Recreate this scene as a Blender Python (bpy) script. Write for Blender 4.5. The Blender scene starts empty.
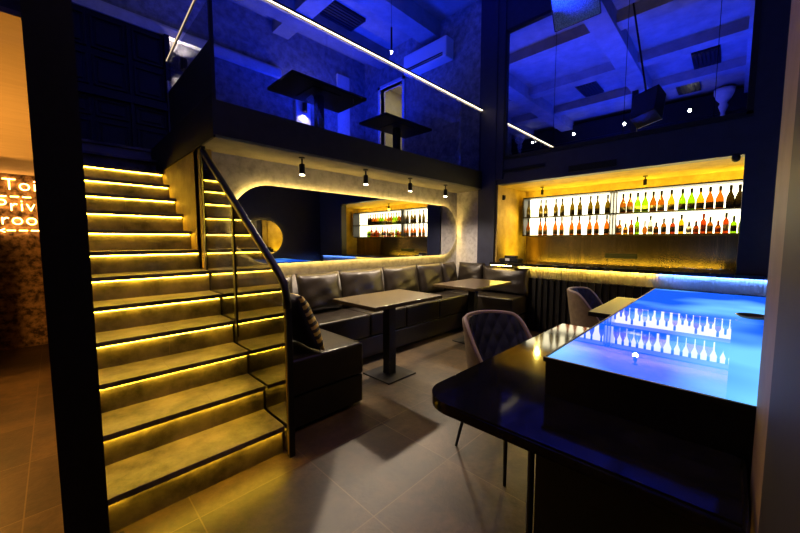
import bpy, bmesh, math, random
from mathutils import Vector, Matrix
random.seed(7)
PI = math.pi
S = bpy.context.scene
C = S.collection

# ------------------------------------------------------------------ materials
def nodes(name):
    m = bpy.data.materials.new(name); m.use_nodes = True
    nt = m.node_tree
    for n in list(nt.nodes): nt.nodes.remove(n)
    out = nt.nodes.new('ShaderNodeOutputMaterial')
    return m, nt, out
def N(nt, t, **kw):
    n = nt.nodes.new(t)
    for k, v in kw.items():
        if k.startswith('_'): setattr(n, k[1:], v)
        else: n.inputs[k.replace('__', ' ')].default_value = v
    return n
def rgba(c): return (c[0], c[1], c[2], 1)
def pbr(name, col, rough=.5, metal=0, spec=.5, col2=None, nscale=6, detail=6, bump=0, bscale=40, contrast=(.35, .65), aniso=None, coat=0):
    m, nt, out = nodes(name)
    p = N(nt, 'ShaderNodeBsdfPrincipled'); p.inputs['Base Color'].default_value = rgba(col)
    p.inputs['Roughness'].default_value = rough; p.inputs['Metallic'].default_value = metal
    p.inputs['Specular IOR Level'].default_value = spec
    if coat: p.inputs['Coat Weight'].default_value = coat
    nt.links.new(p.outputs[0], out.inputs[0])
    tc = N(nt, 'ShaderNodeTexCoord')
    vec = tc.outputs['Object']
    if aniso:
        mp = N(nt, 'ShaderNodeMapping'); mp.inputs['Scale'].default_value = aniso
        nt.links.new(vec, mp.inputs[0]); vec = mp.outputs[0]
    if col2:
        nz = N(nt, 'ShaderNodeTexNoise', Scale=nscale, Detail=detail, Roughness=.65)
        nt.links.new(vec, nz.inputs['Vector'])
        r = N(nt, 'ShaderNodeValToRGB')
        r.color_ramp.elements[0].position = contrast[0]; r.color_ramp.elements[1].position = contrast[1]
        r.color_ramp.elements[0].color = rgba(col); r.color_ramp.elements[1].color = rgba(col2)
        nt.links.new(nz.outputs[0], r.inputs[0]); nt.links.new(r.outputs[0], p.inputs['Base Color'])
    if bump:
        nb = N(nt, 'ShaderNodeTexNoise', Scale=bscale, Detail=5)
        nt.links.new(vec, nb.inputs['Vector'])
        b = N(nt, 'ShaderNodeBump', Strength=bump, Distance=.01)
        nt.links.new(nb.outputs[0], b.inputs['Height']); nt.links.new(b.outputs[0], p.inputs['Normal'])
    return m
def emit(name, col, st):
    m, nt, out = nodes(name)
    e = N(nt, 'ShaderNodeEmission', Strength=st); e.inputs[0].default_value = rgba(col)
    nt.links.new(e.outputs[0], out.inputs[0]); return m
def glass(name, tint, base, graze, gcol=(1, 1, 1), rough=0.0):
    m, nt, out = nodes(name)
    t = N(nt, 'ShaderNodeBsdfTransparent'); t.inputs[0].default_value = rgba(tint)
    g = N(nt, 'ShaderNodeBsdfGlossy', Roughness=rough); g.inputs[0].default_value = rgba(gcol)
    lw = N(nt, 'ShaderNodeLayerWeight', Blend=.5)
    pw = N(nt, 'ShaderNodeMath', _operation='POWER'); pw.inputs[1].default_value = 3
    ma = N(nt, 'ShaderNodeMath', _operation='MULTIPLY_ADD', _use_clamp=True)
    ma.inputs[1].default_value = graze; ma.inputs[2].default_value = base
    mx = N(nt, 'ShaderNodeMixShader')
    nt.links.new(lw.outputs['Facing'], pw.inputs[0]); nt.links.new(pw.outputs[0], ma.inputs[0])
    nt.links.new(ma.outputs[0], mx.inputs[0]); nt.links.new(t.outputs[0], mx.inputs[1]); nt.links.new(g.outputs[0], mx.inputs[2])
    nt.links.new(mx.outputs[0], out.inputs[0]); return m
def tiles(name, c1, c2, mortar, size, off=(0, 0, 0), rough=.4, msize=.004, brick_w=1.0, shift=0.0, pos2=.75, spec=.5):
    m, nt, out = nodes(name)
    p = N(nt, 'ShaderNodeBsdfPrincipled', Roughness=rough); p.inputs['Specular IOR Level'].default_value = spec
    nt.links.new(p.outputs[0], out.inputs[0])
    tc = N(nt, 'ShaderNodeTexCoord'); mp = N(nt, 'ShaderNodeMapping'); mp.inputs['Location'].default_value = off
    nt.links.new(tc.outputs['Object'], mp.inputs[0])
    br = N(nt, 'ShaderNodeTexBrick', Scale=1.0); br.offset = shift; br.squash = 1.0
    br.inputs['Mortar Size'].default_value = msize; br.inputs['Brick Width'].default_value = size * brick_w
    br.inputs['Row Height'].default_value = size; br.inputs['Mortar'].default_value = rgba(mortar)
    br.inputs['Mortar Smooth'].default_value = 0.1
    br.inputs['Color1'].default_value = (1, 1, 1, 1); br.inputs['Color2'].default_value = (.38, .38, .38, 1)
    nt.links.new(mp.outputs[0], br.inputs['Vector'])
    nz = N(nt, 'ShaderNodeTexNoise', Scale=2.6, Detail=9, Roughness=.62, Distortion=.6)
    nt.links.new(mp.outputs[0], nz.inputs['Vector'])
    r = N(nt, 'ShaderNodeValToRGB'); e = r.color_ramp.elements
    e[0].position = .36; e[1].position = .64; e[0].color = rgba(c1); e[1].color = rgba(c2)
    nt.links.new(nz.outputs[0], r.inputs[0])
    n3 = N(nt, 'ShaderNodeTexNoise', Scale=16, Detail=8, Roughness=.7); nt.links.new(mp.outputs[0], n3.inputs['Vector'])
    r3 = N(nt, 'ShaderNodeMapRange'); r3.inputs[1].default_value = .35; r3.inputs[2].default_value = .65; r3.inputs[3].default_value = .6; r3.inputs[4].default_value = 1.25
    nt.links.new(n3.outputs[0], r3.inputs[0])
    m3 = N(nt, 'ShaderNodeMixRGB', _blend_type='MULTIPLY'); m3.inputs[0].default_value = 1
    nt.links.new(r.outputs[0], m3.inputs[1]); nt.links.new(r3.outputs[0], m3.inputs[2])
    mul = N(nt, 'ShaderNodeMixRGB', _blend_type='MULTIPLY'); mul.inputs[0].default_value = 1
    nt.links.new(m3.outputs[0], mul.inputs[1]); nt.links.new(br.outputs['Color'], mul.inputs[2])
    mx = N(nt, 'ShaderNodeMixRGB'); mx.inputs[2].default_value = rgba(mortar)
    nt.links.new(br.outputs['Fac'], mx.inputs[0]); nt.links.new(mul.outputs[0], mx.inputs[1])
    nt.links.new(mx.outputs[0], p.inputs['Base Color'])
    b = N(nt, 'ShaderNodeBump', Strength=.12, Distance=.01); n2 = N(nt, 'ShaderNodeTexNoise', Scale=45, Detail=6)
    nt.links.new(mp.outputs[0], n2.inputs['Vector']); nt.links.new(n2.outputs[0], b.inputs['Height']); nt.links.new(b.outputs[0], p.inputs['Normal'])
    return m

WARM = (1, .60, .07)
M = {}
M['floor'] = tiles('stone_floor_tile', (.030, .0185, .009), (.108, .068, .032), (.105, .072, .036), .6, (.18, .02, 0), rough=.42, msize=.0032, brick_w=1.0)
M['stone'] = pbr('stair_stone', (.035, .03, .02), .45, col2=(.24, .20, .14), nscale=3.6, detail=11, bump=.15, contrast=(.36, .62))
M['joint'] = pbr('stone_joint', (.20, .17, .11), .7)
M['concrete'] = pbr('polished_concrete', (.27, .265, .275), .75, col2=(.47, .46, .48), nscale=10, detail=12, bump=.3, bscale=30, contrast=(.32, .56))
M['bar_concrete'] = pbr('bar_concrete', (.26, .22, .16), .7, col2=(.46, .42, .33), nscale=5, detail=8, bump=.15, contrast=(.3, .7))
M['warm_lit_plaster'] = pbr('led_tinted_plaster', (.30, .19, .03), .7, col2=(.55, .38, .09), nscale=5, detail=8, bump=.15, contrast=(.3, .7))  # alcove and stairwell plaster, yellow of the warm LED light put into its colour
M['pillar_paint'] = pbr('pillar_paint', (.17, .135, .09), .6, col2=(.23, .185, .125), nscale=8)
M['soffit'] = pbr('soffit_paint', (.17, .15, .12), .7, col2=(.23, .21, .17), nscale=5)
M['dark'] = pbr('dark_paint', (.006, .006, .008), .6, spec=.3, col2=(.011, .011, .014), nscale=9)
M['dark_wall'] = pbr('navy_wall_paint', (.009, .012, .034), .5, col2=(.014, .018, .048), nscale=9)
M['black'] = pbr('black_steel', (.005, .005, .006), .42, spec=.3, col2=(.009, .009, .010), nscale=30)
M['plaster'] = pbr('white_plaster', (.55, .55, .56), .8, col2=(.72, .72, .72), nscale=5, bump=.2, bscale=12)
M['ceiling_paint'] = pbr('ceiling_paint', (.20, .20, .21), .85, col2=(.28, .28, .29), nscale=4, bump=.2, bscale=12)
M['rough_plaster'] = pbr('textured_plaster', (.16, .16, .17), .85, col2=(.32, .32, .34), nscale=9, detail=10, bump=.5, bscale=18, contrast=(.38, .6))
M['brickwall'] = pbr('rough_brown_wall', (.035, .02, .012), .9, col2=(.36, .22, .12), nscale=16, detail=10, bump=.5, bscale=30, contrast=(.4, .62))
M['corr_ceiling'] = pbr('corridor_ceiling_paint', (.55, .44, .32), .8, col2=(.62, .50, .37), nscale=3, aniso=(1, 8, 1))
M['leather'] = pbr('black_leather', (.008, .006, .0045), .33, spec=.4, col2=(.018, .0138, .0105), nscale=5, bump=.12, bscale=55, contrast=(.3, .75))
M['leather_cushion'] = pbr('charcoal_leather', (.010, .0073, .0055), .36, spec=.4, col2=(.022, .0165, .0125), nscale=6, bump=.2, bscale=26, contrast=(.3, .75))
M['wood'] = pbr('dark_wood', (.028, .018, .007), .3, col2=(.072, .046, .019), nscale=5, aniso=(1.2, 14, 14), detail=8)
M['blackwood'] = pbr('black_stained_wood', (.006, .005, .0045), .45, spec=.3, col2=(.011, .0095, .008), nscale=6, aniso=(14, 14, 1))
M['door'] = pbr('black_door_paint', (.006, .0055, .005), .42, spec=.35, col2=(.010, .009, .008), nscale=8)
M['gloss_black'] = pbr('polished_black_stone', (.004, .004, .005), .075, col2=(.012, .0115, .012), nscale=14, detail=9, spec=.28)
M['satin_black'] = pbr('satin_black_top', (.005, .005, .006), .42, spec=.25, col2=(.012, .0115, .012), nscale=14)
M['counter_black'] = pbr('matt_black_counter', (.004, .004, .006), .55, spec=.25, col2=(.008, .008, .010), nscale=22)
M['steel'] = pbr('brushed_steel', (.20, .145, .08), .2, metal=1, col2=(.30, .22, .13), nscale=2, aniso=(1, 5, .4), bump=.35, bscale=3)
M['chrome'] = pbr('satin_metal', (.55, .55, .55), .3, metal=1)
M['bronze'] = pbr('bronze', (.35, .22, .1), .35, metal=1)
M['velvet'] = pbr('grey_brown_velvet', (.17, .12, .065), .75, col2=(.25, .18, .10), nscale=20)
M['quilt'] = pbr('blue_grey_velvet', (.05, .065, .095), .7, col2=(.085, .105, .145), nscale=18)
M['piping'] = pbr('pale_piping', (.60, .52, .38), .6)
M['white'] = pbr('white_plastic', (.7, .7, .72), .45)
M['grille'] = pbr('speaker_grille', (.75, .75, .8), .5, col2=(.4, .4, .45), nscale=160, detail=1, contrast=(.45, .55))
M['pillow_dark'] = pbr('black_pillow_cloth', (.015, .014, .016), .8)
def stripes_mat():
    m, nt, out = nodes('gold_striped_cloth')
    p = N(nt, 'ShaderNodeBsdfPrincipled', Roughness=.55); nt.links.new(p.outputs[0], out.inputs[0])
    tc = N(nt, 'ShaderNodeTexCoord'); w = N(nt, 'ShaderNodeTexWave', Scale=5.5, Distortion=2.2); w.bands_direction = 'Z'
    nt.links.new(tc.outputs['Object'], w.inputs[0])
    r = N(nt, 'ShaderNodeValToRGB'); e = r.color_ramp.elements
    e[0].position = .42; e[1].position = .55; e[0].color = (.03, .02, .01, 1); e[1].color = (.62, .42, .08, 1)
    nt.links.new(w.outputs[0], r.inputs[0]); nt.links.new(r.outputs[0], p.inputs['Base Color']); return m
M['gold'] = stripes_mat()
M['mirror'] = pbr('mirror', (.78, .78, .78), .01, metal=1)
M['stair_glass'] = glass('smoked_glass', (.42, .42, .42), .20, .55)
M['rail_glass'] = glass('clear_balustrade_glass', (.72, .74, .80), .05, .5)
M['side_glass'] = glass('dark_balustrade_glass', (.16, .16, .18), .10, .5)
M['window'] = glass('reflective_window_glass', (.12, .12, .14), .85, .15)
M['stair_led'] = emit('stair_led', (1, .58, .03), 60)
M['ring_led'] = emit('mirror_led', (1, .64, .14), 34)
M['rail_led'] = emit('rail_led', (1, .80, .50), 7)
M['bar_led'] = emit('bar_led_warm', (1, .66, .10), 120)
M['bar_led_blue'] = emit('bar_led_cool', (.08, .22, 1), 220)
M['backlight'] = emit('bottle_backlight', (1, .88, .55), 5.0)
M['shelf_fill_glow'] = emit('shelf_fill_glow', (1, .68, .04), 40)
M['rail_glint'] = emit('rail_highlight_glow', (1, .75, .45), .9)
M['neon'] = emit('neon_tube', (1, .45, .09), 28)
M['spot_face'] = emit('spot_lamp_face', (1, .86, .62), 40)
M['star'] = emit('spot_lamp_cool', (1, .95, .85), 60)
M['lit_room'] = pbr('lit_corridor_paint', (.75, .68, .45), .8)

def lit_glass():
    m, nt, out = nodes('backlit_blue_glass')
    e = N(nt, 'ShaderNodeEmission', Strength=1.75)
    tc = N(nt, 'ShaderNodeTexCoord'); nz = N(nt, 'ShaderNodeTexNoise', Scale=1.3, Detail=2)
    nt.links.new(tc.outputs['Object'], nz.inputs[0])
    r = N(nt, 'ShaderNodeValToRGB'); el = r.color_ramp.elements
    el[0].position = .42; el[1].position = .60; el[0].color = (.008, .10, .8, 1); el[1].color = (.16, .54, 1, 1)
    nt.links.new(nz.outputs[0], r.inputs[0]); nt.links.new(r.outputs[0], e.inputs[0])
    g = N(nt, 'ShaderNodeBsdfGlossy', Roughness=.01)
    lw = N(nt, 'ShaderNodeLayerWeight', Blend=.5)
    pw = N(nt, 'ShaderNodeMath', _operation='POWER'); pw.inputs[1].default_value = 3
    ma = N(nt, 'ShaderNodeMath', _operation='MULTIPLY_ADD', _use_clamp=True); ma.inputs[1].default_value = .38; ma.inputs[2].default_value = .04
    mx = N(nt, 'ShaderNodeMixShader')
    nt.links.new(lw.outputs['Facing'], pw.inputs[0]); nt.links.new(pw.outputs[0], ma.inputs[0]); nt.links.new(ma.outputs[0], mx.inputs[0])
    nt.links.new(e.outputs[0], mx.inputs[1]); nt.links.new(g.outputs[0], mx.inputs[2]); nt.links.new(mx.outputs[0], out.inputs[0])
    return m
M['lit_glass'] = lit_glass()
def bottle_mat(name, tint):
    m, nt, out = nodes(name)
    t = N(nt, 'ShaderNodeBsdfTransparent'); t.inputs[0].default_value = rgba(tint)
    d = N(nt, 'ShaderNodeBsdfTranslucent'); d.inputs[0].default_value = rgba(tint)
    g = N(nt, 'ShaderNodeBsdfGlossy', Roughness=.05)
    a = N(nt, 'ShaderNodeMixShader'); a.inputs[0].default_value = .35
    b = N(nt, 'ShaderNodeMixShader'); b.inputs[0].default_value = .07
    nt.links.new(t.outputs[0], a.inputs[1]); nt.links.new(d.outputs[0], a.inputs[2])
    nt.links.new(a.outputs[0], b.inputs[1]); nt.links.new(g.outputs[0], b.inputs[2]); nt.links.new(b.outputs[0], out.inputs[0]); return m
GL = {'olive': bottle_mat('olive_glass', (.30, .22, .03)), 'amber': bottle_mat('amber_glass', (.50, .24, .03)), 'green': bottle_mat('green_glass', (.42, .60, .02)),
      'clear': bottle_mat('clear_glass', (.85, .78, .6)), 'orange': bottle_mat('orange_glass', (.62, .27, .04)), 'red': bottle_mat('red_glass', (.55, .16, .04)), 'dark': bottle_mat('dark_glass', (.10, .07, .02)),
      'yellow': bottle_mat('yellow_glass', (.75, .50, .05))}
LB = {'dark': pbr('dark_label', (.05, .04, .02), .6), 'black': pbr('black_label', (.02, .02, .02), .6), 'orange': pbr('orange_label', (.55, .16, .03), .6),
      'cream': pbr('cream_label', (.6, .5, .32), .6), 'red': pbr('red_label', (.45, .05, .03), .6), 'lime': pbr('lime_label', (.35, .5, .04), .6)}

# ------------------------------------------------------------------ mesh helpers
def BM(): return bmesh.new()
def box(bm, x0, x1, y0, y1, z0, z1, bev=0, seg=2):
    vs = [bm.verts.new((x, y, z)) for x in (x0, x1) for y in (y0, y1) for z in (z0, z1)]
    q = [(0, 1, 3, 2), (4, 6, 7, 5), (0, 4, 5, 1), (2, 3, 7, 6), (0, 2, 6, 4), (1, 5, 7, 3)]
    fs = [bm.faces.new([vs[i] for i in f]) for f in q]
    if bev:
        es = list({e for f in fs for e in f.edges})
        bmesh.ops.bevel(bm, geom=es, offset=bev, segments=seg, affect='EDGES', profile=.6)
    return bm
def bx(*a, **k): return box(BM(), *a, **k)
def tube(bm, pts, r, n=10, closed=False, taper=None):
    pts = [Vector(p) for p in pts]; rings = []
    up = None
    for i, p in enumerate(pts):
        a = pts[i - 1] if (i or closed) else p
        b = pts[(i + 1) % len(pts)] if (i < len(pts) - 1 or closed) else p
        d = (b - a).normalized()
        if up is None:
            up = d.orthogonal().normalized()
        else:
            up = (up - d * up.dot(d)).normalized()
        s = d.cross(up)
        rr = r if not taper else taper[i]
        rings.append([bm.verts.new(p + (up * math.cos(2 * PI * k / n) + s * math.sin(2 * PI * k / n)) * rr) for k in range(n)])
    m = len(rings)
    for i in range(m if closed else m - 1):
        A, Bq = rings[i], rings[(i + 1) % m]
        for k in range(n): bm.faces.new((A[k], A[(k + 1) % n], Bq[(k + 1) % n], Bq[k]))
    if not closed:
        bm.faces.new(rings[0][::-1]); bm.faces.new(rings[-1])
    return bm
def lathe(bm, prof, n=14, at=(0, 0, 0)):
    rings = []
    for r, z in prof:
        rings.append([bm.verts.new((at[0] + r * math.cos(2 * PI * k / n), at[1] + r * math.sin(2 * PI * k / n), at[2] + z)) for k in range(n)])
    for A, Bq in zip(rings, rings[1:]):
        for k in range(n): bm.faces.new((A[k], A[(k + 1) % n], Bq[(k + 1) % n], Bq[k]))
    bm.faces.new(rings[0][::-1]); bm.faces.new(rings[-1]); return bm
def prism(bm, pts, z0, z1, bev=0):
    lo = [bm.verts.new((x, y, z0)) for x, y in pts]; hi = [bm.verts.new((x, y, z1)) for x, y in pts]
    n = len(pts); fs = [bm.faces.new(lo[::-1]), bm.faces.new(hi)]
    for i in range(n): fs.append(bm.faces.new((lo[i], lo[(i + 1) % n], hi[(i + 1) % n], hi[i])))
    if bev:
        bmesh.ops.bevel(bm, geom=list(fs[0].edges) + list(fs[1].edges), offset=bev, segments=3, affect='EDGES')
    return bm
def wloc(o):
    v = Vector((0, 0, 0))
    while o: v += o.location; o = o.parent
    return v
def obj(name, bm, mat, parent=None, local=False, smooth=False, loc=None, rot=None):
    if parent is not None and not local:
        bmesh.ops.translate(bm, verts=bm.verts, vec=-wloc(parent))
    if parent is None and loc is None and len(bm.verts):
        lo = Vector((min(v.co.x for v in bm.verts), min(v.co.y for v in bm.verts), min(v.co.z for v in bm.verts)))
        hi = Vector((max(v.co.x for v in bm.verts), max(v.co.y for v in bm.verts), 0))
        loc = ((lo.x + hi.x) / 2, (lo.y + hi.y) / 2, lo.z)
        bmesh.ops.translate(bm, verts=bm.verts, vec=-Vector(loc))
    bmesh.ops.recalc_face_normals(bm, faces=bm.faces)
    me = bpy.data.meshes.new(name); bm.to_mesh(me); bm.free()
    if smooth:
        for p in me.polygons: p.use_smooth = True
    o = bpy.data.objects.new(name, me); me.materials.append(M[mat] if isinstance(mat, str) else mat)
    C.objects.link(o)
    if loc is not None: o.location = loc
    if rot is not None: o.rotation_euler = rot
    if parent is not None: o.parent = parent
    return o
def tag(o, label, cat, group=None):
    o['label'] = label; o['category'] = cat
    if group: o['group'] = group
    return o
def thing(name, label, cat, loc=(0, 0, 0), rz=0, group=None):
    o = bpy.data.objects.new(name, None); o.empty_display_size = .1; C.objects.link(o)
    o.location = loc; o.rotation_euler = (0, 0, rz)
    return tag(o, label, cat, group)
def struct(name, bm, mat, **k):
    # structure keeps its origin at the world origin so tile patterns run on
    o = obj(name, bm, mat, loc=(0, 0, 0), **k); o['kind'] = 'structure'; return o
def copy_tree(o, parent=None):
    c = o.copy(); C.objects.link(c)
    if parent: c.parent = parent
    for ch in list(o.children): copy_tree(ch, c)
    return c
def lab(o, label): o['label'] = label; return o
def light(name, kind, loc, energy, col, size=.05, rot=None, spot=None, blend=.3, sy=None):
    l = bpy.data.lights.new(name, kind); l.energy = energy; l.color = col
    if kind == 'AREA':
        l.size = size
        if sy: l.shape = 'RECTANGLE'; l.size_y = sy
    else: l.shadow_soft_size = size
    if kind == 'SPOT': l.spot_size = spot; l.spot_blend = blend
    o = bpy.data.objects.new(name, l); o.location = loc
    if rot: o.rotation_euler = rot
    C.objects.link(o); return o

ZM = 2.46   # mezzanine floor
ZS = 2.17   # its underside
CE = 5.2    # ceiling
# ------------------------------------------------------------------ setting
struct('floor', bx(-2.6, 6.3, -1.3, 6.6, -.08, 0), 'floor')
bm = BM(); box(bm, -2.6, 5.1, -1.1, 6.4, CE, CE + .1)
struct('ceiling', bm, 'ceiling_paint')
# plaster ceiling beams
for i, (y0, y1) in enumerate(((3.9, 4.25), (5.2, 5.5), (1.6, 1.95), (-.3, 0))):
    struct('trim_%d' % (i + 1), bx(-2.0, 5.0, y0, y1, CE - .28, CE), 'ceiling_paint')
for i, (x0, x1) in enumerate(((2.9, 3.2), (1.1, 1.4), (-.6, -.3))):
    struct('trim_%d' % (i + 5), bx(x0, x1, -1.0, 6.0, CE - .2, CE), 'ceiling_paint')
# mirror wall under the mezzanine, and its return along the stairs
struct('wall_left', bx(.95, 5.1, 3.5, 3.62, 0, ZS), 'concrete')
struct('wall_stairside', bx(.95, 1.05, 3.44, 6.0, 0, ZS), 'warm_lit_plaster')
struct('wall_passage', bx(-.02, .05, 2.1, 6.3, 0, ZM), 'dark')
# back wall: pieces round the bar alcove and the window
bm = BM()
box(bm, 5.0, 5.15, -1.1, 2.75, 2.225, 2.646)
box(bm, 5.0, 5.15, -1.1, -.045, 0, 2.225)
box(bm, 5.0, 5.15, -1.1, -.045, 2.646, CE)
box(bm, 5.0, 5.15, -.045, 2.75, 4.5, CE)
struct('wall_back', bm, 'dark_wall')
struct('wall_back_stub', bx(5.0, 5.12, 3.0, 3.5, 0, ZS), 'concrete')
bm = BM(); box(bm, 4.96, 5.2, 2.75, 3.05, 0, CE); box(bm, 4.975, 5.15, 2.63, 2.75, 2.3, CE)
struct('column_back', bm, 'dark_wall')
# upper end wall with a doorway
bm = BM()
box(bm, 5.0, 5.1, 3.05, 4.82, ZM, CE); box(bm, 5.0, 5.1, 5.47, 6.1, ZM, CE); box(bm, 5.0, 5.1, 4.82, 5.47, 4.5, CE)
struct('wall_upper_end', bm, 'rough_plaster')
bm = BM()
box(bm, 4.97, 5.13, 4.76, 4.82, ZM, 4.56); box(bm, 4.97, 5.13, 5.47, 5.53, ZM, 4.56); box(bm, 4.97, 5.13, 4.76, 5.53, 4.5, 4.56)
struct('door_2', bm, 'white')
bm = BM()
box(bm, 6.2, 6.25, 4.3, 6.0, ZM, 4.9); box(bm, 5.1, 6.2, 4.3, 4.34, ZM, 4.9); box(bm, 5.1, 6.2, 5.96, 6.0, ZM, 4.9); box(bm, 5.1, 6.25, 4.3, 6.0, 4.86, 4.9); box(bm, 5.1, 6.25, 4.3, 6.0, ZM - .1, ZM)
struct('wall_lit_lobby', bm, 'lit_room')
# upper left wall, with cornice
bm = BM(); box(bm, -2.6, 5.1, 6.0, 6.12, ZM, CE)
struct('wall_upper_left', bm, 'rough_plaster')
bm = BM(); box(bm, -.4, 3.0, 5.9, 6.0, 4.24, 4.36); box(bm, -.4, 3.0, 5.93, 6.0, 4.36, 4.40)
struct('trim_8', bm, 'plaster')
struct('trim_13', bx(3.30, 3.60, 5.95, 6.0, ZM, 4.05), 'plaster')
struct('trim_14', bx(4.25, 4.55, 5.96, 6.0, 3.0, 4.75), 'plaster')
struct('wall_right', bx(-2.6, 5.1, -1.1, -1.0, 0, CE), 'dark')
struct('wall_front', bx(-2.1, -2.0, -1.1, 6.1, 0, 4.55), 'dark')
struct('trim_9', bx(-2.1, -1.94, -1.1, 6.1, 4.55, 5.05), 'black')
# mezzanine slabs
bm = BM(); box(bm, .95, 5.0, 3.0, 6.0, ZS, ZM, bev=.012); box(bm, -2.0, -.02, 1.9, 6.3, ZS, ZM); box(bm, -.02, .95, 5.4, 6.0, ZS, 2.505)
struct('floor_mezzanine', bm, 'soffit')
struct('trim_10', bx(.93, 4.96, 2.985, 3.0, ZS + .02, ZM), 'dark')
struct('trim_11', bx(.935, .95, 3.0, 5.4, ZS, ZM + .05), 'dark')
struct('ceiling_corridor', bx(-2.0, -.02, 1.88, 6.3, ZS - .02, ZS), 'corr_ceiling')
struct('wall_corridor_end', bx(-2.0, -.02, 6.3, 6.42, 0, ZS), 'brickwall')
struct('wall_corridor_left', bx(-.64, -.56, 5.0, 6.3, 0, ZS - .02), 'dark')

# alcove
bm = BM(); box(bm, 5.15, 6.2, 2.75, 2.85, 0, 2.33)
struct('wall_alcove_left', bm, 'warm_lit_plaster')
struct('wall_alcove_right', bx(5.15, 6.2, -.9, -.8, 0, 2.33), 'warm_lit_plaster')
struct('wall_alcove_back', bx(6.1, 6.2, -.9, 2.75, 0, 2.33), 'warm_lit_plaster')
struct('ceiling_alcove', bx(5.15, 6.2, -.9, 2.85, 2.225, 2.33), 'warm_lit_plaster')
struct('trim_12', bx(5.0, 5.15, 2.715, 2.75, 0, 2.225), 'warm_lit_plaster')
# window over the bar
w = struct('window_1', (lambda b: (box(b, 4.985, 5.05, 2.60, 2.66, 2.62, 4.53), box(b, 4.985, 5.05, -.08, -.03, 2.62, 4.53), box(b, 4.985, 5.05, -.08, 2.66, 2.60, 2.65), box(b, 4.985, 5.05, -.08, 2.66, 4.49, 4.53), b)[-1])(BM()), 'black')
for y0, y1 in ((1.893, 2.60), (1.047, 1.887), (.219, 1.041), (-.03, .213)):
    obj('pane', bx(5.02, 5.03, y0, y1, 2.65, 4.49), 'window', w)
struct('wall_window_backing', bx(5.16, 5.2, -.3, 2.75, 2.5, 4.7), 'dark')
# near pillar at the right
struct('column_near', bx(.86, 1.28, -.5, -.07, 0, CE), 'pillar_paint')
struct('wall_near_right', bx(.40, .86, -.5, -.062, 0, CE), 'dark')

# ------------------------------------------------------------------ panelled doors at the top of the stairs
d = struct('door_1', bx(.06, 1.27, 5.93, 6.0, 2.505, 4.24), 'door')
def panel(x0, x1, z0, z1):
    bm = BM(); t = .022
    for a in ((x0, x1, z0, z0 + t), (x0, x1, z1 - t, z1), (x0, x0 + t, z0, z1), (x1 - t, x1, z0, z1)):
        box(bm, a[0], a[1], 5.905, 5.93, a[2], a[3], bev=.006)
    box(bm, x0 + .05, x1 - .05, 5.915, 5.93, z0 + .05, z1 - .05, bev=.012)
    obj('door_panel', bm, 'door', d)
for x0, x1 in ((.10, .42), (.46, .80), (.88, 1.22)):
    panel(x0, x1, 3.78, 4.18); panel(x0, x1, 3.32, 3.70)
    panel(x0, x1, 2.94, 3.16); panel(x0, x1, 2.56, 2.88)
obj('door_frame', bx(.06, 1.27, 5.87, 5.93, 3.19, 3.29), 'door', d)
obj('door_frame', bx(.825, .855, 5.88, 5.93, 2.505, 4.2), 'door', d)
obj('door_frame', bx(1.24, 1.30, 5.86, 6.0, 2.505, 4.24), 'door', d)

# ------------------------------------------------------------------ staircase
st = thing('staircase', 'straight stone staircase with a glowing strip under each nosing, beside the glass balustrade', 'staircase', (.5, 1.95, 0))
Y1, G, Z1, RZ = 1.933, .26505, .190, .1782
XL, XR = .06, .945
for n in range(14):
    y = Y1 + G * n; z = Z1 + RZ * n; zb = 0 if n == 0 else z - RZ
    yend = y + G + .045 if n < 13 else 5.6
    bm = BM(); box(bm, XL, XR, y, min(yend, 5.45), z - .032, z, bev=.004)
    box(bm, XL, XR, y + .04, y + .07, zb, z - .032)
    step = obj('step', bm, 'stone', st)
    if n:
        jx = (.36, .62, .46, .52, .33, .58)[n % 6]
        bm = BM(); box(bm, jx, jx + .003, y + .0385, y + .041, zb, z - .034)
        box(bm, jx, jx + .003, y + .001, y + G - .01, z - .001, z + .001)
        obj('joint_line', bm, 'joint', step)
    if n < 12:
        obj('led_strip', bx(XL + .01, XR - .01, y + .028, y + .0385, z - .041, z - .033), 'stair_led', step)

# stair balustrade
ba = thing('glass_balustrade', 'smoked glass stair balustrade with a dark sloping handrail, right of the stairs', 'balustrade', (.95, 1.9, 0))
def extr_x(bm, pts, x0, x1):
    a = [bm.verts.new((x0, y, z)) for y, z in pts]; b = [bm.verts.new((x1, y, z)) for y, z in pts]
    n = len(pts); bm.faces.new(a); bm.faces.new(b[::-1])
    for i in range(n): bm.faces.new((a[i], b[i], b[(i + 1) % n], a[(i + 1) % n]))
    return bm
obj('glass_panel', extr_x(BM(), [(1.90, .02), (2.70, .02), (2.70, 1.62), (1.93, 1.07), (1.90, 1.0)], .952, .960), 'stair_glass', ba)
obj('glass_panel', extr_x(BM(), [(2.71, .02), (3.40, .02), (3.40, 2.11), (2.71, 1.63)], .952, .960), 'stair_glass', ba)
hr = obj('handrail', tube(BM(), [(.956, 1.885, .94), (.956, 1.885, 1.0), (.956, 1.92, 1.09), (.956, 2.0, 1.16), (.956, 2.55, 1.555), (.956, 3.36, 2.125)], .024, 12), 'black', ba, smooth=True)
obj('edge_glint', tube(BM(), [(.950, 1.90, .02), (.950, 1.90, 1.0), (.950, 1.945, 1.09), (.950, 2.55, 1.515), (.950, 3.36, 2.085)], .006, 8), 'bronze', hr)  # bronze line standing in for the bright reflection along the glass edge
obj('post', bx(.948, .975, 3.36, 3.40, .95, ZS), 'black', ba)
obj('post', bx(.945, .970, 2.685, 2.72, .6, 1.64), 'black', ba)
obj('post', bx(.948, .985, 1.885, 1.915, 0, 1.0), 'black', ba)
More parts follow.
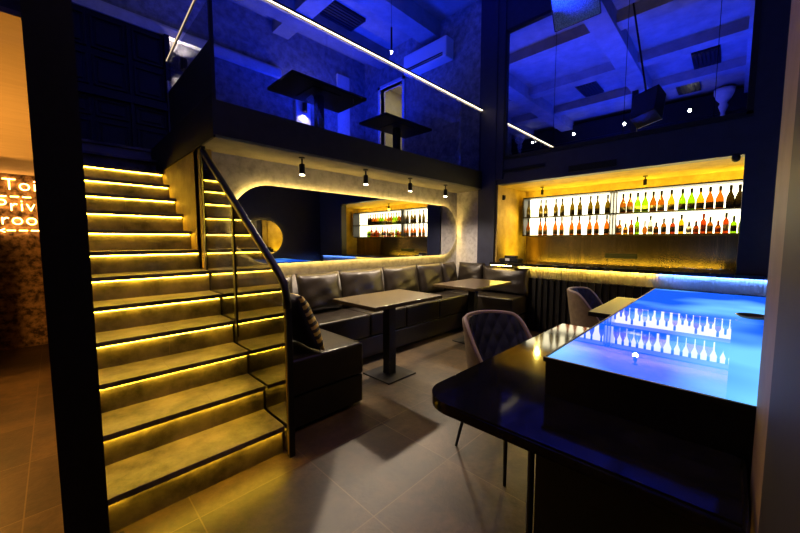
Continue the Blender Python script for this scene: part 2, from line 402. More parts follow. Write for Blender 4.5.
# mezzanine balustrades
mb = thing('glass_balustrade', 'clear glass balustrade along the mezzanine edge with a glowing top rail', 'balustrade', (3, 3.02, ZM))
for x0, x1 in ((.965, 2.348), (2.356, 3.674), (3.682, 4.955)):
    obj('glass_panel', bx(x0, x1, 3.012, 3.022, ZM, 3.43), 'rail_glass', mb)
hr = obj('handrail', bx(.95, 4.96, 3.003, 3.031, 3.437, 3.465), 'black', mb)
obj('led_strip', bx(.96, 4.96, 2.996, 3.003, 3.430, 3.438), 'rail_led', hr)
sb = thing('glass_balustrade', 'dark glass balustrade of the upstairs landing, over the stairwell', 'balustrade', (.95, 4.2, ZM))
obj('board', bx(.945, .965, 3.035, 4.40, ZM - .05, 2.93), 'black', sb)
obj('glass_panel', bx(.950, .960, 3.035, 4.38, 2.93, 3.24), 'rail_glass', sb)
hr = obj('handrail', tube(BM(), [(.955, 3.035, 3.43), (.955, 4.42, 3.262)], .012, 10), 'chrome', sb)
obj('led_strip', tube(BM(), [(.945, 3.04, 3.424), (.945, 4.42, 3.256)], .005, 6), 'rail_glint', hr)  # emissive thread added to draw the lit highlight along this handrail
obj('post', bx(.94, .97, 4.41, 4.44, 2.3, 3.05), 'chrome', sb)
obj('post', bx(.94, .965, 3.0, 3.03, ZM, 3.437), 'black', sb)
# steel column at the foot of the stairs
sc = thing('steel_column', 'tall black steel column at the foot of the stairs', 'column', (.03, 1.8, 0))
obj('web', bx(-.035, .092, 1.82, 1.90, 0, CE), 'black', sc)
obj('flange', bx(-.037, .095, 1.80, 1.82, 0, CE), 'black', sc)
obj('flange', bx(-.037, .095, 1.90, 1.92, 0, CE), 'black', sc)
obj('base_plate', bx(-.09, .15, 1.76, 1.93, 0, .015), 'black', sc)

# neon sign
ns = thing('neon_sign', 'glowing warm neon lettering with direction arrows on the dark brown corridor wall', 'sign', (-.2, 6.28, 1.4))
def neon(txt, x, z, size):
    cu = bpy.data.curves.new('neon_text', 'FONT'); cu.body = txt; cu.size = size; cu.space_character = 1.08
    cu.fill_mode = 'NONE'; cu.bevel_depth = .0035; cu.bevel_resolution = 1; cu.resolution_u = 4; cu.offset = -.007
    o = bpy.data.objects.new('tmp', cu); C.objects.link(o); bpy.context.view_layer.update()
    dg = bpy.context.evaluated_depsgraph_get(); me = bpy.data.meshes.new_from_object(o.evaluated_get(dg))
    bpy.data.objects.remove(o)
    bm = BM(); bm.from_mesh(me); bpy.data.meshes.remove(me)
    bmesh.ops.transform(bm, matrix=Matrix.Translation((x, 6.27, z)) @ Matrix.Rotation(PI / 2, 4, 'X'), verts=bm.verts)
    return obj('lettering', bm, 'neon', ns)
neon('Toilet', -.405, 1.955, .20); neon('Private', -.475, 1.705, .20); neon('room', -.445, 1.535, .20)
def arrow(x, z):
    bm = BM()
    tube(bm, [(x + .04, 6.27, z + .02), (x, 6.27, z), (x + .04, 6.27, z - .02)], .006, 6)
    for k in range(3): tube(bm, [(x + .055 + k * .10, 6.27, z), (x + .125 + k * .10, 6.27, z)], .006, 6)
    obj('arrow', bm, 'neon', ns)
arrow(-.50, 1.875); arrow(-.45, 1.465)

# ------------------------------------------------------------------ mirrors
def stadium(x0, x1, z0, z1, y, n=24):
    r = (z1 - z0) / 2; zc = (z0 + z1) / 2
    P = [(x1 - r + r * math.cos(-PI / 2 + PI * k / n), y, zc + r * math.sin(-PI / 2 + PI * k / n)) for k in range(n + 1)]
    P += [(x0 + r + r * math.cos(PI / 2 + PI * k / n), y, zc + r * math.sin(PI / 2 + PI * k / n)) for k in range(n + 1)]
    return P
def oval_mirror(label, x0, x1, z0, z1, yw, s):
    t = thing('oval_mirror', label, 'mirror', ((x0 + x1) / 2, yw, z0))
    bm = BM(); P = stadium(x0, x1, z0, z1, 0)
    a = [bm.verts.new((p[0], yw + s * .055, p[2])) for p in P]; b = [bm.verts.new((p[0], yw + s * .048, p[2])) for p in P]
    bm.faces.new(a); bm.faces.new(b[::-1])
    for i in range(len(P)): bm.faces.new((a[i], a[(i + 1) % len(P)], b[(i + 1) % len(P)], b[i]))
    obj('mirror_glass', bm, 'mirror', t)
    bm = BM(); Q = stadium(x0 + .05, x1 - .05, z0 + .05, z1 - .05, 0)
    a = [bm.verts.new((p[0], yw + s * .046, p[2])) for p in Q]; b = [bm.verts.new((p[0], yw + s * .002, p[2])) for p in Q]
    bm.faces.new(a); bm.faces.new(b[::-1])
    for i in range(len(Q)): bm.faces.new((a[i], a[(i + 1) % len(Q)], b[(i + 1) % len(Q)], b[i]))
    obj('backing_frame', bm, 'black', t)
    obj('led_ring', tube(BM(), stadium(x0 + .022, x1 - .022, z0 + .022, z1 - .022, yw + s * .028), .010, 8, closed=True), 'ring_led', t)
oval_mirror('long oval backlit mirror on the concrete wall above the sofa', 1.19, 4.92, 1.10, 1.91, 3.5, -1)
oval_mirror('backlit oval mirror on the opposite dark wall, seen reflected in the long mirror', 3.0, 3.9, 1.0, 1.81, -1.0, 1)

# ------------------------------------------------------------------ sofa
so = thing('corner_sofa', 'long black leather corner sofa round two tables under the oval mirror', 'sofa', (2.7, 3.2, 0))
LX0, LX1, LY = 1.05, 1.725, 2.10      # left wing
MY, BX, BY = 2.85, 4.42, 2.15        # main front, bar-side front, bar-side end
def seat(x0, x1, y0, y1):
    obj('seat_cushion', bx(x0 + .004, x1 - .004, y0 + .004, y1 - .004, .262, .52, bev=.028, seg=4), 'leather', so, smooth=True)
def base(x0, x1, y0, y1):
    obj('base', bx(x0 + .01, x1 - .01, y0 + .012, y1 - .01, .03, .255, bev=.012), 'leather', so)
seat(LX0, LX1, LY, MY + .02); base(LX0, LX1, LY, MY + .02)
xs = [LX0, 1.76, 2.44, 3.03, 3.70, BX]
for a, b in zip(xs, xs[1:]): seat(a, b, MY, 3.47)
base(LX0, BX, MY, 3.47)
seat(BX, 4.98, 2.83, 3.47); seat(BX, 4.98, BY, 2.82); base(BX, 4.98, BY, 3.47)
obj('backrest', bx(1.0, 1.055, LY - .02, 3.47, .02, .93, bev=.015), 'leather', so)
obj('plinth', (lambda b: (box(b, 1.1, 1.62, 2.18, 3.4, 0, .03), box(b, 1.1, 4.9, 2.95, 3.4, 0, .03), box(b, 4.5, 4.9, 2.25, 3.4, 0, .03), b)[-1])(BM()), 'black', so)
def pillow(w, h, t, nu=18, nv=14, ear=.05, mat='leather_cushion', edge=None):
    """upright cushion, local: x width, y thickness, z height, base at z=0"""
    bm = BM(); V = {}
    for s in (0, 1):
        for i in range(nu + 1):
            for j in range(nv + 1):
                u = 2 * i / nu - 1; v = 2 * j / nv - 1
                if s and (abs(u) == 1 or abs(v) == 1): V[s, i, j] = V[0, i, j]; continue
                pin = 1 - ear * (1 - u * u) * v * v - 0
                pz = 1 - ear * (1 - v * v) * 0
                x = u * w / 2 * (1 - ear * (1 - v * v)); z = h / 2 + v * h / 2 * (1 - ear * (1 - u * u))
                th = t / 2 * ((1 - abs(u) ** 3.2) * (1 - abs(v) ** 3.2)) ** .5
                th *= 1 + .07 * math.sin(5 * u + 3 * v + s * 2) + .05 * math.sin(9 * v - 4 * u)
                V[s, i, j] = bm.verts.new((x, th if s else -th, z))
    for s in (0, 1):
        for i in range(nu):
            for j in range(nv):
                f = (V[s, i, j], V[s, i + 1, j], V[s, i + 1, j + 1], V[s, i, j + 1])
                bm.faces.new(f if s == 0 else f[::-1])
    return bm
def place_pillow(name, label, w, h, t, x, y, z, rz, tilt, mat='leather_cushion', group=None):
    o = obj(name, pillow(w, h, t), mat, loc=(x, y, z), smooth=True, rot=(tilt, 0, rz))
    return tag(o, label, 'cushion', group)
GC = 'charcoal leather back cushions on the corner sofa'
mains = [(1.07, 1.80, 'leftmost charcoal leather cushion, half hidden by the stair handrail, along the mirror wall'),
         (1.83, 2.40, 'second charcoal leather cushion from the stairs along the mirror wall'),
         (2.40, 3.12, 'third charcoal leather cushion from the stairs, behind the near wooden table'),
         (3.12, 3.82, 'fourth charcoal leather cushion from the stairs along the mirror wall'),
         (3.82, 4.42, 'fifth charcoal leather cushion from the stairs, left of the far wooden table'),
         (4.42, 4.80, 'narrow charcoal leather cushion in the far sofa corner against the mirror wall')]
for a, b, l in mains:
    place_pillow('back_cushion', l, b - a, .47, .20, (a + b) / 2, 3.33, .515, 0, -.17, group=GC)
place_pillow('back_cushion', 'charcoal leather cushion against the pale stub wall, behind the far wooden table', .50, .46, .18, 4.885, 3.14, .515, -PI / 2, -.12, group=GC)
place_pillow('back_cushion', 'wide charcoal leather cushion at the bar end of the sofa',   .80, .43, .18, 4.845, 2.50, .515, -PI / 2, -.12, group=GC)
place_pillow('back_cushion', 'grey leather cushion lying behind the black and gold pillow beside the stairs', .48, .42, .16, 1.15, 2.92, .525, PI / 2, -.12, group=GC)
# black pillow with a gold striped edge
pt = thing('scatter_pillow', 'black pillow with gold striped side leaning on the sofa end by the stairs', 'pillow', (1.36, 2.335, .53), PI / 2 - .04)
pf = obj('pillow_front', pillow(.46, .47, .15, ear=.06), 'gold', pt, local=True, smooth=True, rot=(-.38, 0, 0))
pillow_bm = pillow(.445, .455, .13, ear=.06)
bmesh.ops.translate(pillow_bm, verts=pillow_bm.verts, vec=(0, .022, .012))
po = obj('pillow_side', pillow_bm, 'gold', pt, local=True, smooth=True, rot=(-.38, 0, 0)); po.data.materials[0] = M['pillow_dark']

# ------------------------------------------------------------------ pedestal tables by the sofa
def ped_table(name, label, w, d, h, loc, mat='wood', group=None, base=.38):
    t = thing(name, label, 'table', loc, 0, group)
    obj('tabletop', bx(-w / 2, w / 2, -d / 2, d / 2, h - .035, h, bev=.004), mat, t, local=True)
    obj('pedestal', bx(-.045, .045, -.045, .045, .012, h - .04), 'black', t, local=True)
    obj('base_plate', bx(-base / 2, base / 2, -base / 2, base / 2, 0, .014, bev=.003), 'black', t, local=True)
    obj('top_bracket', bx(-.2, .2, -.2, .2, h - .043, h - .035), 'black', t, local=True)
    return t
ped_table('pedestal_table', 'wooden pedestal table nearer the stairs, in front of the leather sofa', .92, .62, .785, (2.30, 2.405, 0))
ped_table('pedestal_table', 'wooden pedestal table at the bar end of the sofa', .92, .62, .785, (3.84, 2.41, 0))
ped_table('pedestal_table', 'dark table upstairs behind the glass, the larger one nearer the stairs', 1.05, .62, .74, (2.44, 3.83, ZM), 'blackwood')
ped_table('pedestal_table', 'dark table upstairs behind the glass, in front of the lit doorway', 1.05, .62, .74, (4.0, 4.0, ZM), 'blackwood')

# ------------------------------------------------------------------ chairs
def make_chair(name, label, loc, rz):
    t = thing(name, label, 'chair', loc, rz, 'quilted tub chairs at the black tables')
    # shell: angle a from -A..A measured round the back (+y)
    A = math.radians(112); na, nh = 40, 18
    def P(u, v, r_off):
        a = u * A; au = abs(u)
        top = .855 - .03 * au ** 2 - .26 * max(0, (au - .52) / .48) ** 1.7
        bot = .40
        flare = .90 + .16 * v
        rx, ry = .225 * flare + r_off, .215 * flare + r_off
        x = rx * math.sin(a); y = ry * math.cos(a) * (1.0) + .0
        if au > .8: y -= (au - .8) * .10
        return Vector((x, y + .03 * v, bot + (top - bot) * v))
    def quilt(u, v):
        k = 9.0; p = (u * 2.2 * k / 2 + v * k * .62); q = (u * 2.2 * k / 2 - v * k * .62)
        return .011 * (abs(math.sin(p * PI / 2)) * abs(math.sin(q * PI / 2))) ** .5
    bm = BM(); na2, nh2 = 96, 44
    g = [[bm.verts.new(P(2 * i / na2 - 1, j / nh2, -.022 - quilt(2 * i / na2 - 1, j / nh2))) for j in range(nh2 + 1)] for i in range(na2 + 1)]
    h = [[bm.verts.new(P(2 * i / na2 - 1, j / nh2, -.012)) for j in (0, nh2)] for i in range(na2 + 1)]
    for i in range(na2):
        for j in range(nh2): bm.faces.new((g[i][j], g[i][j + 1], g[i + 1][j + 1], g[i + 1][j]))
    obj('backrest_lining', bm, 'quilt', t, local=True, smooth=True)
    bm = BM()
    o_ = [[bm.verts.new(P(2 * i / na - 1, j / nh, .018)) for j in range(nh + 1)] for i in range(na + 1)]
    n_ = [[bm.verts.new(P(2 * i / na - 1, j / nh, -.018)) for j in range(nh + 1)] for i in range(na + 1)]
    for i in range(na):
        for j in range(nh):
            bm.faces.new((o_[i][j], o_[i + 1][j], o_[i + 1][j + 1], o_[i][j + 1])); bm.faces.new((n_[i][j], n_[i][j + 1], n_[i + 1][j + 1], n_[i + 1][j]))
        bm.faces.new((o_[i][nh], o_[i + 1][nh], n_[i + 1][nh], n_[i][nh])); bm.faces.new((o_[i][0], n_[i][0], n_[i + 1][0], o_[i + 1][0]))
    for i in (0, na):
        for j in range(nh): bm.faces.new((o_[i][j], o_[i][j + 1], n_[i][j + 1], n_[i][j]))
    bk_ = obj('backrest', bm, 'velvet', t, local=True, smooth=True)
    pts = [P(-1, j / 8, 0) for j in range(9)] + [P(2 * i / na - 1, 1.0, 0) + Vector((0, 0, .004)) for i in range(1, na)] + [P(1, 1 - j / 8, 0) for j in range(9)]
    obj('piping', tube(BM(), pts, .010, 8), 'piping', bk_, local=True, smooth=True)
    seat_bm = BM()
    lathe(seat_bm, [(.12, .37), (.225, .375), (.245, .40), (.245, .44), (.22, .465), (.1, .472)], 28)
    bmesh.ops.translate(seat_bm, verts=seat_bm.verts, vec=(0, -.02, 0))
    obj('seat', seat_bm, 'quilt', t, local=True, smooth=True)
    for sx in (-1, 1):
        for sy in (-1, 1):
            obj('leg', tube(BM(), [(sx * .15, sy * .15, .385), (sx * .215, sy * .21, 0)], .01, 10, taper=[.015, .009]), 'black', t, local=True, smooth=True)
    return t
ch = make_chair('tub_chair', 'blue grey quilted tub chair at the near black table', (1.925, .965, 0), -.28)
c2 = copy_tree(ch); c2.location = (3.66, .90, 0); c2.rotation_euler = (0, 0, .08); c2['label'] = 'blue grey quilted tub chair at the far black table, closer to the bar'

# ------------------------------------------------------------------ lit counter with black tables round it
lc = thing('illuminated_counter', 'black counter with a backlit blue glass top beside the near pillar', 'counter', (2.6, 0, 0))
obj('body', bx(1.30, 3.90, -.9, .49, .0, .885, bev=.004), 'counter_black', lc)
for a, b in ((1.305, 2.6), (2.604, 3.895)):
    obj('glass_top', bx(a, b, -.9, .487, .887, .90, bev=.003), 'lit_glass', lc)
obj('glass_edge', bx(1.293, 3.902, .488, .495, .884, .902), 'black', lc)
obj('glass_edge', bx(1.293, 1.303, -.9, .488, .884, .902), 'black', lc)
def rounded(x0, x1, y0, y1, r, corners):
    """corners: set of 'ab' with rounding at x0y1 etc"""
    P = []
    def arc(cx, cy, a0):
        for k in range(9): P.append((cx + r * math.cos(a0 + PI / 2 * k / 8), cy + r * math.sin(a0 + PI / 2 * k / 8)))
    P.append((x0, y0)); P.append((x1, y0))
    P.append((x1, y1))
    arc(x0 + r, y1 - r, PI / 2)
    return P
t1 = thing('counter_table', 'black polished table with a rounded corner, in front of the lit counter', 'table', (1.7, .4, 0))
top = [(.965, -.06), (1.298, -.06), (1.298, .496), (2.52, .496), (2.52, .845)]
cx, cy, r = .965 + .13, .845 - .13, .13
top += [(cx + r * math.cos(PI / 2 + PI / 2 * k / 10), cy + r * math.sin(PI / 2 + PI / 2 * k / 10)) for k in range(11)]
obj('tabletop', prism(BM(), top, .712, .755, bev=.012), 'gloss_black', t1)
obj('support', bx(1.14, 1.295, -.05, .45, 0, .712), 'counter_black', t1)
obj('leg', tube(BM(), [(1.16, .475, 0), (1.16, .475, .712)], .012, 10), 'black', t1)
obj('leg', tube(BM(), [(2.4, .62, 0), (2.4, .62, .712)], .02, 10), 'black', t1)
t2 = thing('counter_table', 'black table along the lit counter, nearer the bar', 'table', (3.5, .63, 0))
obj('tabletop', bx(2.98, 3.98, .496, .80, .738, .775, bev=.005), 'satin_black', t2)
obj('pedestal', bx(3.08, 3.16, .54, .62, .012, .738), 'black', t2)
obj('base_plate', bx(3.0, 3.26, .50, .70, 0, .012), 'black', t2)
dish = thing('dish', 'small bronze oval dish on the blue glass beside the pillar', 'dish', (2.78, -.11, .90))
obj('bowl', lathe(BM(), [(.02, 0), (.055, .004), (.075, .018), (.070, .02), (.05, .008), (.01, .006)], 20), 'bronze', dish, local=True, smooth=True)

# ------------------------------------------------------------------ bar
bc = thing('bar_counter', 'long dark bar counter with a ribbed front glowing under its overhang', 'bar counter', (5.0, .9, 0))
bm = BM(); box(bm, 4.78, 5.40, -.04, 2.71, .962, 1.002, bev=.005); box(bm, 4.78, 4.995, -.78, -.04, .962, 1.002, bev=.005)
obj('countertop', bm, 'gloss_black', bc)
bm = BM(); yy = -.78
while yy < 2.32:
    box(bm, 4.935, 4.955, yy, yy + .022, .79, .955); yy += .032
box(bm, 4.955, 4.985, -.78, 2.33, .79, .957)
obj('ribbed_panel', bm, 'bar_concrete', bc)
bm = BM(); yy = -.78
while yy < 2.08:
    box(bm, 4.905, 4.94, yy, yy + .05, .02, .785); yy += .085
box(bm, 4.94, 4.995, -.78, 2.14, .0, .785)
obj('slatted_front', bm, 'blackwood', bc)
obj('led_strip', bx(4.915, 4.927, .60, 2.30, .9535, .961), 'bar_led', bc)
o = obj('led_strip', bx(4.915, 4.927, -.78, .59, .9535, .961), 'bar_led_blue', bc); o['label'] = 'cool blue light strip'
obj('led_strip', bx(4.80, 4.812, 2.36, 2.70, .954, .961), 'bar_led', bc)
obj('body', bx(5.0, 5.35, -.04, 2.70, .0, .957), 'blackwood', bc)
bk = thing('back_counter', 'dark work counter behind the bar, under the steel splashback', 'counter', (5.85, 1, 0))
obj('countertop', bx(5.65, 6.09, -.78, 2.74, .90, .94), 'gloss_black', bk)
obj('body', bx(5.7, 6.09, -.78, 2.70, 0, .90), 'blackwood', bk)
o = obj('splashback', bx(6.06, 6.095, -.78, 2.70, .945, 1.42), 'steel'); tag(o, 'brushed steel splashback behind the bar, below the bottle shelves', 'splashback')
o = thing('wall_socket', 'long black socket panel on the steel splashback', 'socket', (6.05, 1.2, 1.06))
obj('cover_plate', bx(6.048, 6.06, 1.0, 1.42, 1.07, 1.14, bev=.003), 'black', o); obj('cover_frame', bx(6.044, 6.05, 1.02, 1.40, 1.085, 1.125), 'dark', o)
# shelf unit
su = thing('bottle_shelf', 'backlit two-tier bottle shelf in the bar alcove', 'shelf', (5.95, 1.3, 1.42))
obj('backlight_panel', bx(6.03, 6.05, -.6, 2.63, 1.43, 2.06), 'backlight', su)
obj('back_board', bx(6.05, 6.095, -.62, 2.66, 1.42, 2.07), 'black', su)
for z in (1.415, 1.728, 2.06): obj('shelf_board', bx(5.80, 6.03, -.62, 2.66, z, z + .018), 'black', su)
for y in (2.645, 1.315, 1.275, 1.235, -.62): obj('upright', bx(5.80, 6.03, y, y + .014, 1.415, 2.078), 'chrome' if 1 < y < 2 else 'black', su)
obj('led_strip', bx(5.95, 5.98, -.6, 2.63, 2.079, 2.088), 'shelf_fill_glow', su)  # unseen glowing strip added to brighten the alcove ceiling

ORD = ['first', 'second', 'third', 'fourth', 'fifth', 'sixth', 'seventh', 'eighth', 'ninth', 'tenth', 'eleventh', 'twelfth', 'thirteenth', 'fourteenth', 'fifteenth', 'sixteenth', 'seventeenth', 'eighteenth']
PROF = {'wine': [(.030, 0), (.036, .006), (.0365, .10), (.034, .135), (.022, .175), (.0125, .205), (.0115, .27), (.013, .272), (.013, .285)],
        'slim': [(.028, 0), (.031, .006), (.031, .14), (.026, .165), (.012, .185), (.011, .24), (.013, .241), (.013, .255)],
        'flask': [(.040, 0), (.044, .008), (.044, .10), (.040, .125), (.016, .148), (.012, .16), (.012, .19), (.016, .191), (.016, .215)],
        'squat': [(.045, 0), (.05, .01), (.05, .075), (.035, .10), (.014, .115), (.013, .135), (.019, .136), (.019, .165)],
        'round': [(.03, 0), (.045, .02), (.05, .05), (.044, .085), (.018, .11), (.012, .125), (.012, .165), (.015, .166), (.015, .19)]}
LBZ = {'wine': (.012, .085, .0372), 'slim': (.03, .11, .0318), 'flask': (.025, .095, .0448), 'squat': (.015, .07, .0508), 'round': None}
proto = {}
def bottle(kind, col, lcol, x, y, z, label, cat, group, sc=1.0, wd=1.0):
    key = (kind, col, lcol)
    if key not in proto:
        t = thing(cat.replace(' ', '_'), label, cat, (0, 0, 0), 0, group)
        obj('glass_body', lathe(BM(), PROF[kind], 14), GL[col], t, local=True, smooth=True)
        zc = PROF[kind][-2][1]; rc = PROF[kind][-1][0]
        obj('cap', lathe(BM(), [(rc * 1.12, zc - .045), (rc * 1.15, zc + .014), (rc * .8, zc + .016)], 10), LB['black'] if lcol != 'red' else LB['red'], t, local=True)
        if LBZ[kind]:
            a, b, r = LBZ[kind]; obj('paper_label', lathe(BM(), [(r, a), (r, b)], 14), LB[lcol], t, local=True, smooth=True)
        proto[key] = t; o = t
    else:
        o = copy_tree(proto[key])
    o.name = cat.replace(' ', '_'); o.location = (x, y, z); o.scale = (sc * wd, sc * wd, sc); o['label'] = label; o['category'] = cat; o['group'] = group
    return o
BXX = 5.88
UL = [2.589, 2.378, 2.294, 2.129, 2.026, 1.872, 1.76, 1.609, 1.512, 1.375]
for i, y in enumerate(UL):
    bottle('wine', 'olive', 'dark', BXX, y, 1.746, '%s olive wine bottle from the left on the upper left bar shelf' % ORD[i], 'wine bottle', 'olive wine bottles on the upper left shelf')
    bottle('wine', 'orange', 'dark', BXX, y, 1.433, '%s orange wine bottle from the left on the lower left bar shelf' % ORD[i], 'wine bottle', 'orange wine bottles on the lower left shelf')
UR = [1.177, 1.09, .999, .911, .819, .73, .621, .506, .414, .325, .234, .141, .046, -.033]
URC = [('amber', 'dark'), ('amber', 'dark'), ('green', 'lime'), ('green', 'lime'), ('amber', 'dark'), ('amber', 'dark'), ('yellow', 'dark'), ('green', 'dark'), ('green', 'dark'), ('yellow', 'dark'), ('orange', 'dark'), ('orange', 'dark'), ('dark', 'black'), ('dark', 'black')]
for i, (y, (c, l)) in enumerate(zip(UR, URC)):
    bottle('wine', c, l, BXX, y, 1.746, '%s %s bottle from the left on the upper right bar shelf' % (ORD[i], c), 'wine bottle', 'bottles on the upper right shelf', .97, 1.15)
LR = [1.205, 1.13, 1.06, .99, .899, .836, .77, .686, .59, .50, .42, .35, .28, .215, .14, .07, .0, -.07]
LRC = [('flask', 'orange', 'cream'), ('squat', 'yellow', 'orange'), ('flask', 'amber', 'red'), ('slim', 'green', 'lime'), ('round', 'amber', 'dark'), ('slim', 'clear', 'cream'), ('squat', 'amber', 'dark'), ('flask', 'amber', 'dark'), ('flask', 'red', 'dark'), ('slim', 'yellow', 'dark'),
       ('squat', 'clear', 'cream'), ('squat', 'red', 'orange'), ('slim', 'red', 'red'), ('flask', 'amber', 'dark'), ('squat', 'orange', 'red'), ('slim', 'red', 'cream'), ('flask', 'green', 'black'), ('flask', 'green', 'lime')]
for i, (y, (k, c, l)) in enumerate(zip(LR, LRC)):
    bottle(k, c, l, BXX, y, 1.433, '%s spirit bottle from the left on the lower right bar shelf, %s glass' % (ORD[i], c), 'spirit bottle', 'spirit bottles on the lower right shelf', 1.0, {'squat': .62, 'flask': .70, 'round': .62, 'slim': .95}[k])

# till on the counter
ti = thing('card_terminal', 'small black till with a white slip at the left end of the bar', 'till', (5.1, 2.52, 1.002))
obj('case', prism(BM(), [(5.02, 2.36), (5.2, 2.36), (5.2, 2.68), (5.02, 2.68)], 1.002, 1.055, bev=.01), 'black', ti)
obj('screen', bx(5.08, 5.16, 2.42, 2.62, 1.055, 1.10, bev=.01), 'black', ti)
obj('paper_slip', bx(5.015, 5.02, 2.50, 2.57, 1.02, 1.06), 'white', ti)

# ------------------------------------------------------------------ lamps and fittings
def spot_lamp(label, loc, group, drop=.07, length=.10, r=.028, col=(1, .78, .54), en=115, mat='spot_face', tilt=(0, 0, 0), spotsize=2.5, soft=.03):
    t = thing('spotlight', label, 'spotlight', loc, 0, group)
    obj('mount', lathe(BM(), [(.03, -.012), (.03, 0)], 16), 'black', t, local=True)
    obj('stem', tube(BM(), [(0, 0, -.012), (0, 0, -drop)], .008, 8), 'black', t, local=True)
    bl = obj('barrel', lathe(BM(), [(r, -drop - length), (r, -drop), (r * .9, -drop + .004)], 18), 'black', t, local=True, smooth=False)
    obj('lamp_face', lathe(BM(), [(r * .85, -drop - length - .004), (r * .85, -drop - length + .001)], 16), mat, bl, local=True)
    light('spot_beam', 'SPOT', (loc[0], loc[1], loc[2] - drop - length - .012), en, col, soft, (tilt[0], tilt[1], tilt[2]), spotsize, .6)
    return t
sx = [1.774, 2.598, 3.365, 4.145]
for i, x in enumerate(sx):
    spot_lamp('%s small black spotlight from the stairs under the mezzanine' % ORD[i], (x, 3.11, ZS), 'spotlights under the mezzanine')
spot_lamp('black spotlight on the alcove ceiling above the olive wine bottles', (5.72, 2.30, 2.225), 'spotlights in the bar alcove', .05, .07, .022, (1, .68, .10), 45, 'black', (0, .3, 0), 2.6)
spot_lamp('black spotlight on the alcove ceiling above the shelf divider', (5.72, .90, 2.225), 'spotlights in the bar alcove', .05, .07, .022, (1, .68, .10), 45, 'black', (0, .3, 0), 2.6)
for y, z, who, l in ((.02, 2.20, 4.96, 'black dome camera at the top right corner of the bar alcove'), (2.72, 2.05, 5.2, 'small black camera on the left alcove wall')):
    t = thing('security_camera', l, 'camera', (who, y, z)); 
    obj('dome', lathe(BM(), [(.012, -.05), (.032, -.035), (.036, 0), (.03, .02)], 16), 'black', t, local=True, smooth=True)
    obj('bracket', bx(-.02, .04, -.02, .02, .015, .03), 'black', t, local=True)
for y0, y1, z0, z1, l in ((1.09, 1.66, 2.275, 2.36, 'slotted black air vent on the wall above the bar, centre'), (1.98, 2.70, 2.40, 2.45, 'thin black slot vent above the left end of the bar alcove')):
    t = thing('air_vent', l, 'vent', (4.99, (y0 + y1) / 2, z0))
    obj('vent_frame', bx(4.985, 5.0, y0, y1, z0, z1), 'black', t)
    n = int((z1 - z0) / .016)
    bm = BM()
    for k in range(n): box(bm, 4.978, 4.99, y0 + .01, y1 - .01, z0 + .006 + k * .016, z0 + .012 + k * .016)
    obj('vent_blades', bm, 'dark', t)
# reflected row of lamps on the far beam
for i, y in enumerate((5.17, 3.83, 2.45, .99)):
    t = thing('wall_spotlight', '%s wall spotlight from the left in the row reflected in the upper window' % ORD[i], 'spotlight', (-1.94, y, 4.74), 0, 'spotlights on the far beam')
    bm = lathe(BM(), [(.045, 0), (.045, .09), (.04, .1)], 16); bmesh.ops.rotate(bm, verts=bm.verts, cent=(0, 0, 0), matrix=Matrix.Rotation(PI / 2, 3, 'Y'))
    obj('housing', bm, 'black', t, local=True)
    bm = lathe(BM(), [(.038, .101), (.036, .106)], 16); bmesh.ops.rotate(bm, verts=bm.verts, cent=(0, 0, 0), matrix=Matrix.Rotation(PI / 2, 3, 'Y'))
    obj('lamp_face', bm, 'star', t, local=True)
# split air conditioner on the upper end wall
ac = thing('air_conditioner', 'white split air conditioner high on the upper end wall', 'air conditioner', (4.9, 4.1, 4.42))
ca = obj('case', bx(4.78, 5.0, 3.6, 4.6, 4.44, 4.78, bev=.03), 'white', ac)
obj('louvre', (lambda b: (box(b, 4.77, 4.80, 3.68, 4.52, 4.47, 4.485), box(b, 4.77, 4.80, 3.68, 4.52, 4.505, 4.52), b)[-1])(BM()), 'black', ca)
# ceiling cassettes
for x, y, l in ((3.6, 5.0, 'dark square ceiling vent above the upstairs tables'), (2.3, 4.75, 'dark ceiling vent above the mezzanine near the stairs'), (.3, 2.8, 'dark square ceiling vent over the stair void'), (.2, .6, 'dark square ceiling vent reflected in the upper window'), (-1.3, 1.0, 'dark square ceiling vent near the far beam')):
    t = thing('ceiling_vent', l, 'vent', (x, y, CE - .03))
    obj('vent_frame', bx(-.42, .42, -.22, .22, -.02, .03), 'black', t, local=True)
    bm = BM()
    for k in range(6): box(bm, -.38, .38, -.19 + k * .066, -.15 + k * .066, -.032, -.02)
    obj('vent_blades', bm, 'dark', t, local=True)
t = thing('pendant_light', 'slim black rod pendant hanging from the upper ceiling', 'pendant', (3.5, 3.6, 3.98))
rd = obj('rod', tube(BM(), [(3.5, 3.6, 4.02), (3.5, 3.6, 4.34)], .014, 10), 'black', t); obj('cable', tube(BM(), [(3.5, 3.6, 4.34), (3.5, 3.6, CE)], .003, 6), 'black', t)
obj('lamp_tip', lathe(BM(), [(.006, 0), (.014, .012), (.014, .035)], 10, (3.5, 3.6, 3.985)), 'star', rd, smooth=True)
# hanging loudspeaker
sp = thing('loudspeaker', 'pale fronted loudspeaker hanging at the top of the picture before the window', 'speaker', (3.19, 1.22, 3.17))
obj('cabinet', bx(-.36, 0, -.26, -.012, 0, .52, bev=.012), 'black', sp, local=True)
obj('grille', bx(-.352, -.008, -.012, .004, .008, .512, bev=.006), 'grille', sp, local=True)
obj('bracket', tube(BM(), [(-.18, -.2, .40), (-.18, -1.1, 1.9)], .015, 8), 'black', sp, local=True)
nrm = (Vector((0, 0, 1.35)) - Vector((3.19, 1.22, 3.17))).normalized()
rgt = Vector((math.sin(.7756), -math.cos(.7756), 0)); upv = rgt.cross(-nrm).normalized(); rgt = upv.cross(nrm).normalized()
ez = (upv * .93 - rgt * .37).normalized(); ex = (rgt * .93 + upv * .37).normalized()
sp.rotation_euler = Matrix((-ex, nrm, ez)).transposed().to_euler()
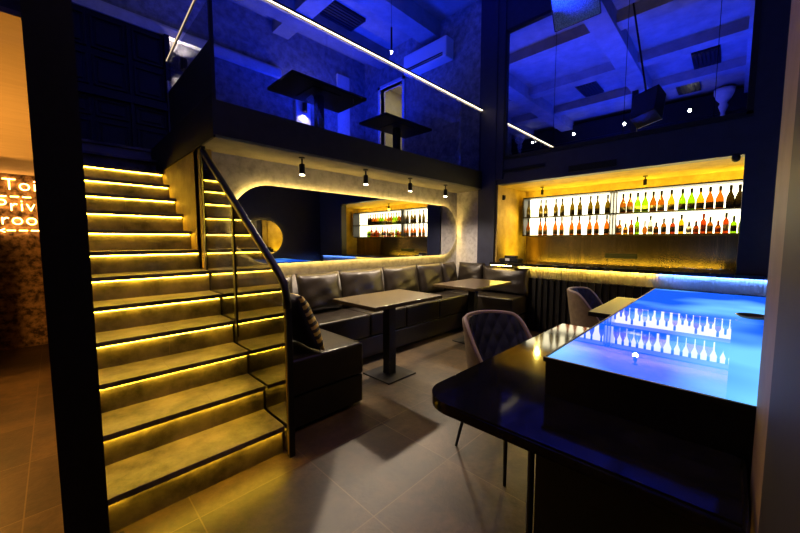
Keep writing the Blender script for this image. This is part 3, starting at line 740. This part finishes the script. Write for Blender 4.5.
# wall lamps upstairs
for x, z, e, l in ((1.48, 3.92, 16, 'small black up and down wall lamp beside the panelled doors'), (3.45, 3.84, 14, 'up and down wall lamp glowing beneath the larger upstairs table')):
    t = thing('wall_sconce', l, 'wall lamp', (x, 5.98, z - .06))
    obj('barrel', lathe(BM(), [(.045, -.08), (.045, .08)], 16, (x, 5.90, z)), 'black', t); obj('bracket', bx(x - .02, x + .02, 5.93, 6.0, z - .02, z + .02), 'black', t)
    for dz, rx in ((.10, PI), (-.10, 0)): light('sconce_beam', 'SPOT', (x, 5.90, z + dz), e, (1, .82, .66), .03, (rx, 0, 0), 2.2, .5)
# carved wall ornament, seen mirrored in the window
t = thing('plaster_ornament', 'pale carved plaster bracket reflected at the right edge of the upper window', 'ornament', (-1.95, .35, 5.0))
bm = lathe(BM(), [(.02, -.62), (.05, -.58), (.045, -.45), (.10, -.30), (.07, -.22), (.15, -.12), (.2, 0), (.21, .12)], 10)
obj('bracket', bm, 'plaster', t, local=True, smooth=True)

# ------------------------------------------------------------------ light
BL = (.006, .03, 1)
def up(x, y, z, e, a=2.6):
    light('blue_uplight', 'SPOT', (x, y, z), e, BL, .25, (PI, 0, 0), a, 1)
up(2.8, 4.8, 3.0, 190); up(4.0, 5.2, 3.0, 380); up(3.2, 1.2, 3.3, 400); up(-.8, 2.6, 3.1, 430); up(.8, .4, 3.1, 430); up(2.6, 2.6, 3.4, 300)
for x, y, e in ((1.75, .75, 75), (.9, 1.3, 80)):
    light('warm_fill_spot', 'SPOT', (x, y, 5.1), e, (1, .58, .24), .05, (0, 0, 0), 1.45, .9)  # unseen spots added to warm the near pillar and foreground floor
light('lobby_lamp', 'AREA', (5.65, 5.1, 4.84), 10, (1, .86, .5), .5, (0, 0, 0))
light('corridor_fill', 'POINT', (-1.0, 4.9, 1.1), 70, (1, .42, .06), .12)  # unseen fills added for orange light on the corridor ceiling and floor
light('corridor_fill', 'POINT', (-.9, 3.2, .9), 110, (1, .42, .06), .12)
light('alcove_fill', 'AREA', (5.52, 1.4, .93), 70, (1, .70, .05), .5, (PI, 0, 0), sy=2.6)  # unseen upward fill added to turn the alcove ceiling yellow
wld = bpy.data.worlds.new('World'); S.world = wld; wld.use_nodes = True
wld.node_tree.nodes['Background'].inputs[0].default_value = (.02, .03, .10, 1); wld.node_tree.nodes['Background'].inputs[1].default_value = .05

# ------------------------------------------------------------------ camera
cam = bpy.data.cameras.new('camera'); cam.sensor_width = 36; cam.sensor_fit = 'HORIZONTAL'; cam.lens = 338 / 800 * 36; cam.clip_start = .02
co = bpy.data.objects.new('camera', cam); co.location = (0, 0, 1.35)
co.rotation_euler = (math.radians(90 - 4.5), 0, math.radians(44.44 - 90)); C.objects.link(co); S.camera = co
S.view_settings.view_transform = 'Standard'; S.view_settings.look = 'None'; S.view_settings.gamma = 1; S.view_settings.use_curve_mapping = False
S.view_settings.exposure = 0
cy = S.cycles
cy.use_denoising = True; cy.max_bounces = 8; cy.transparent_max_bounces = 24; cy.caustics_reflective = False; cy.caustics_refractive = False
cy.sample_clamp_indirect = 6
